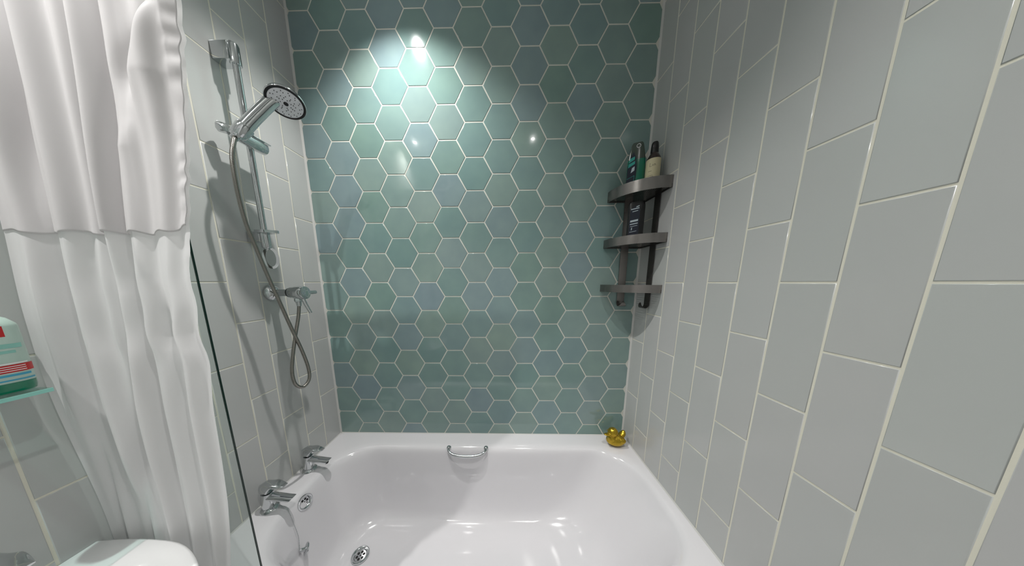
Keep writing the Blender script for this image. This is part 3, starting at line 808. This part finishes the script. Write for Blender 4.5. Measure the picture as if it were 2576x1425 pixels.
# ------------------------------------------------------------------ corner caddy
caddy = thing('corner_caddy', 'three-tier brushed steel corner caddy with hooks in the right corner', 'caddy', (.69, 1.19, -.13))
CX, CY = ROOM_X1, ROOM_Y1
def arc(rr, n=24, flat=.86):
    """rounded front: squarish quarter, from back wall to right wall"""
    pts = []
    for k in range(n + 1):
        a = PI / 2 * k / n
        c, s = math.cos(a), math.sin(a)
        f = 1.0
        pts.append((CX - rr * c * f, CY - rr * s * f))
    return pts
for z0, z1, rr in ((.392, .440, .186), (.172, .212, .190), (-.047, -.011, .192)):
    pts = arc(rr); bm = bmesh.new(); th = .0018
    inner = arc(rr - th)
    loop = pts + list(reversed(inner))
    add_loft(bm, [[Vector((p[0], p[1], z)) for p in loop] for z in (z0, z1)])
    band = obj('front_band', fix(bm), M['brushed'], caddy)
    # floor of the tier: plate with rows of small holes built as a grid of bars
    bm = bmesh.new()
    g = .0085; hw = .0022
    n1 = int(rr / g)
    for i in range(n1):
        x = CX - .004 - i * g; ln = math.sqrt(max(0, (rr - th) ** 2 - (CX - x) ** 2))
        if ln > .006: add_box(bm, x - hw, x + hw, CY - ln, CY - .003, z0 + .004, z0 + .006)
        y = CY - .004 - i * g; ln = math.sqrt(max(0, (rr - th) ** 2 - (CY - y) ** 2))
        if ln > .006: add_box(bm, CX - ln, CX - .003, y - hw, y + hw, z0 + .0045, z0 + .0055)
    obj('mesh_tray', bm, M['brushed'], caddy, smooth=False)
    bm = bmesh.new(); add_box(bm, CX - rr, CX - .001, CY - .004, CY - .002, z0, z0 + .014); obj('back_strip', bm, M['dark_steel'], caddy, smooth=False)
    bm = bmesh.new(); add_box(bm, CX - .004, CX - .002, CY - rr, CY - .001, z0, z0 + .014); obj('back_strip', bm, M['dark_steel'], caddy, smooth=False)
def strap(name, base, out, along, mat):
    """flat bar with J hook at the bottom; base = wall point, out = into room, along = width direction"""
    base = Vector(base); out = Vector(out); along = Vector(along)
    prof = [(.0045, .445), (.0045, -.105)]
    for k in range(1, 11):
        a = PI * 1.15 * k / 10
        prof.append((.0045 + .016 - .016 * math.cos(a), -.105 - .018 * math.sin(a)))
    bm = bmesh.new(); R = []
    for i, (d, z) in enumerate(prof):
        q0 = Vector((prof[max(i - 1, 0)][0], prof[max(i - 1, 0)][1])); q1 = Vector((prof[min(i + 1, len(prof) - 1)][0], prof[min(i + 1, len(prof) - 1)][1]))
        t = (q1 - q0).normalized(); nn = Vector((t.y, -t.x)) * .0012
        wd = .019 if i < 8 else .019 * (1 - .2 * (i - 7))
        ring = []
        for s, u in ((-1, -1), (1, -1), (1, 1), (-1, 1)):
            dd = d + nn.x * u; zz = z + nn.y * u
            p = base + out * dd + along * (wd * s); p.z = zz; ring.append(p)
        R.append(ring)
    add_loft(bm, R); return obj(name, fix(bm), mat, caddy, smooth=False)
strap('hanging_strap', (.620, CY, 0), (0, -1, 0), (1, 0, 0), M['brushed'])
strap('hanging_strap', (CX, 1.100, 0), (-1, 0, 0), (0, 1, 0), M['dark_steel'])

# bottles in the caddy: built facing local -y then turned towards the room
def turned(cx_, cy_, ang):
    c, s = math.cos(ang), math.sin(ang)
    return lambda a, b_, z: Vector((cx_ + a * c - b_ * s, cy_ + a * s + b_ * c, z))
def flat_patch(parent, name, T, poly, yoff, mat, th=.0005):
    bm = bmesh.new()
    add_loft(bm, [[T(a, yoff, z) for a, z in poly], [T(a, yoff - th, z) for a, z in poly]])
    return obj(name, fix(bm), mat, parent, smooth=False)
def loftT(T, rings_fn, zs, n=32):
    bm = bmesh.new(); R = []
    for z in zs:
        hw, hd_, e, cx_ = rings_fn(z)
        ring = []
        for j in range(n):
            an = 2 * PI * j / n; c, s = math.cos(an), math.sin(an)
            ring.append(T(cx_ + hw * math.copysign(abs(c) ** e, c), hd_ * math.copysign(abs(s) ** e, s), z))
        R.append(ring)
    add_loft(bm, R); return fix(bm)
T1Z = .3995
# green shower gel
g1 = thing('shower_gel_bottle', 'flat green shower gel bottle with clear hanging top, on the top caddy tier', 'bottle', (.597, 1.118, T1Z))
T = turned(.597, 1.118, math.radians(-25))
def gel(z):
    q = (z - T1Z) / .215
    hw = .036 * (1 if q < .5 else 1 - .42 * ((q - .5) / .5) ** 1.8); hd_ = .019 * (1 if q < .3 else 1 - .75 * ((q - .3) / .7))
    if q > .97: hw *= .85
    return hw, hd_, .75, 0
obj('green_body', loftT(T, gel, [T1Z + .145 * k / 12 for k in range(13)]), M['green_gel'], g1)
obj('clear_top', loftT(T, gel, [T1Z + .145 + .070 * k / 10 for k in range(11)]), M['clear_grey'], g1, label='clear grey upper part')
tt = [2 * PI * k / 24 for k in range(25)]
obj('hanging_hole', tube([T(.004 + .0075 * math.cos(t), -.0085, T1Z + .198 + .0075 * math.sin(t)) for t in tt], .0012, 8), M['white_print'], g1)
lab = [(-.036, .002), (-.004, .002), (.000, .055), (.002, .11), (-.003, .145), (-.014, .172), (-.026, .15), (-.034, .11)]
flat_patch(g1, 'dark_label', T, [(a, T1Z + z) for a, z in lab], -.0198, M['navy'])
for poly in ([(-.030, .128), (-.008, .140), (-.008, .152), (-.026, .146)], [(-.032, .108), (-.006, .122), (-.006, .134), (-.030, .124)]):
    flat_patch(g1, 'label_lettering', T, [(a, T1Z + z) for a, z in poly], -.0203, M['teal_print'])
flat_patch(g1, 'label_patch', T, [(-.020, T1Z + .086), (-.006, T1Z + .095), (-.006, T1Z + .112), (-.016, T1Z + .106)], -.0203, M['pale_print'])
for a, b_ in (((-.034, .028), (-.006, .042)), ((-.006, .042), (-.005, .074)), ((-.005, .074), (-.033, .062))):
    obj('label_outline', tube([T(a[0], -.0204, T1Z + a[1]), T(b_[0], -.0204, T1Z + b_[1])], .0008, 6), M['teal_print'], g1)
# amber bottle
g2 = thing('amber_bottle', 'amber bottle with black cap and cream label, on the top caddy tier', 'bottle', (.652, 1.082, T1Z))
T2 = turned(.652, 1.082, math.radians(-31)); R2 = .0275
def rev(T, prof, n=36):
    bm = bmesh.new(); add_loft(bm, [[T(r * math.cos(2 * PI * j / n), r * math.sin(2 * PI * j / n), z) for j in range(n)] for z, r in prof]); return fix(bm)
obj('glass_body', rev(T2, [(T1Z, R2 - .003), (T1Z + .002, R2 - .0005), (T1Z + .12, R2), (T1Z + .132, R2 - .002), (T1Z + .145, R2 - .009), (T1Z + .153, R2 - .014), (T1Z + .158, .012)]), M['amber'], g2)
obj('black_cap', rev(T2, [(T1Z + .152, .0142), (T1Z + .154, .0150), (T1Z + .176, .0145), (T1Z + .190, .0130), (T1Z + .196, .010)]), M['black'], g2)
def wrap(T, R, z0, z1, a0, a1, mat, name, parent, n=24):
    bm = bmesh.new(); vs = []
    for k in range(n + 1):
        a = a0 + (a1 - a0) * k / n
        vs.append((bm.verts.new(T(R * math.sin(a), -R * math.cos(a), z0)), bm.verts.new(T(R * math.sin(a), -R * math.cos(a), z1))))
    for (a, b_), (c, d) in zip(vs, vs[1:]): bm.faces.new((a, c, d, b_))
    return obj(name, fix(bm), mat, parent)
wrap(T2, R2 + .0004, T1Z + .040, T1Z + .125, -1.7, 1.7, M['cream_label'], 'paper_label', g2)
wrap(T2, R2 + .0004, T1Z + .012, T1Z + .040, -1.7, 1.7, M['grey_band'], 'lower_band', g2)
def stroke(T, R, pts, rad, mat, name, parent):
    return obj(name, tube([T((R + .0006) * math.sin(a / R), -(R + .0006) * math.cos(a / R), z) for a, z in pts], rad, 6), mat, parent)
lz = T1Z + .092
for pts in ([(-.012, .014), (-.0125, 0), (-.006, .001)], [(-.002, .0075), (-.002, .001)], [(.003, .001), (.003, .0075), (.0055, .008), (.008, .006), (.008, .001)]):
    stroke(T2, R2, [(a, lz + z) for a, z in pts], .0006, M['ink'], 'lettering', g2)
for a0, a1, z in ((-.017, -.004, .074), (-.018, .002, .056), (-.018, .004, .051)):
    stroke(T2, R2, [(a0, T1Z + z), ((a0 + a1) / 2, T1Z + z), (a1, T1Z + z)], .0006, M['ink'], 'print_line', g2)
# black bottle
T3Z = .1795
g3 = thing('black_bottle', 'black shower bottle with pale print, on the middle caddy tier', 'bottle', (.612, 1.108, T3Z))
T3 = turned(.612, 1.108, math.radians(-27))
def blk(z):
    q = (z - T3Z) / .185
    hw = .034 * (1 if q < .86 else 1 - .12 * ((q - .86) / .14) ** 2); hd_ = .019 * (1 if q < .8 else 1 - .25 * (q - .8) / .2)
    return hw, hd_, .55, 0
obj('bottle_body', loftT(T3, blk, [T3Z + .185 * k / 14 for k in range(15)]), M['black'], g3)
flat_patch(g3, 'front_label', T3, [(-.027, T3Z + .008), (.014, T3Z + .008), (.014, T3Z + .145), (.004, T3Z + .168), (-.024, T3Z + .150)], -.0193, M['navy'])
for i, (a0, a1, z, h, mt) in enumerate([(-.022, .010, .148, .004, 'pale_print'), (-.002, .010, .157, .004, 'pale_print'), (-.016, .006, .138, .003, 'pale_print'), (-.022, .009, .094, .008, 'pale_print'), (-.022, .009, .083, .004, 'pale_print'),
                                (-.020, .008, .074, .002, 'pale_print'), (-.016, -.012, .058, .010, 'pale_print'), (-.022, .006, .050, .0018, 'pale_print'), (-.022, .012, .002, .010, 'green_print')]):
    flat_patch(g3, 'label_print', T3, [(a0, T3Z + z), (a1, T3Z + z + .004), (a1, T3Z + z + h + .004), (a0, T3Z + z + h)], -.0197, M[mt])

# ------------------------------------------------------------------ ceiling downlights
names = ['recessed downlight above the bath', 'recessed downlight over the basin side', 'recessed downlight over the middle of the room']
for (lx, ly, lw, _, _), nm in zip(LAMPS, names):
    t = thing('ceiling_light', nm, 'light', (lx, ly, CEIL), 'recessed ceiling downlights')
    bm = bmesh.new(); add_loft(bm, [[Vector((lx + r * math.cos(2 * PI * j / 40), ly + r * math.sin(2 * PI * j / 40), CEIL + z)) for j in range(40)] for z, r in ((0, .045), (-.004, .044), (-.006, .038), (-.004, .024), (.0, .016))], True, False, False)
    obj('bezel', fix(bm), M['lamp_ring'], t)
    bm = bmesh.new(); add_cone(bm, (lx, ly, CEIL - .001), (lx, ly, CEIL - .003), [(0, .016), (1, .016)], 32); obj('lens', fix(bm), M['lamp'], t)
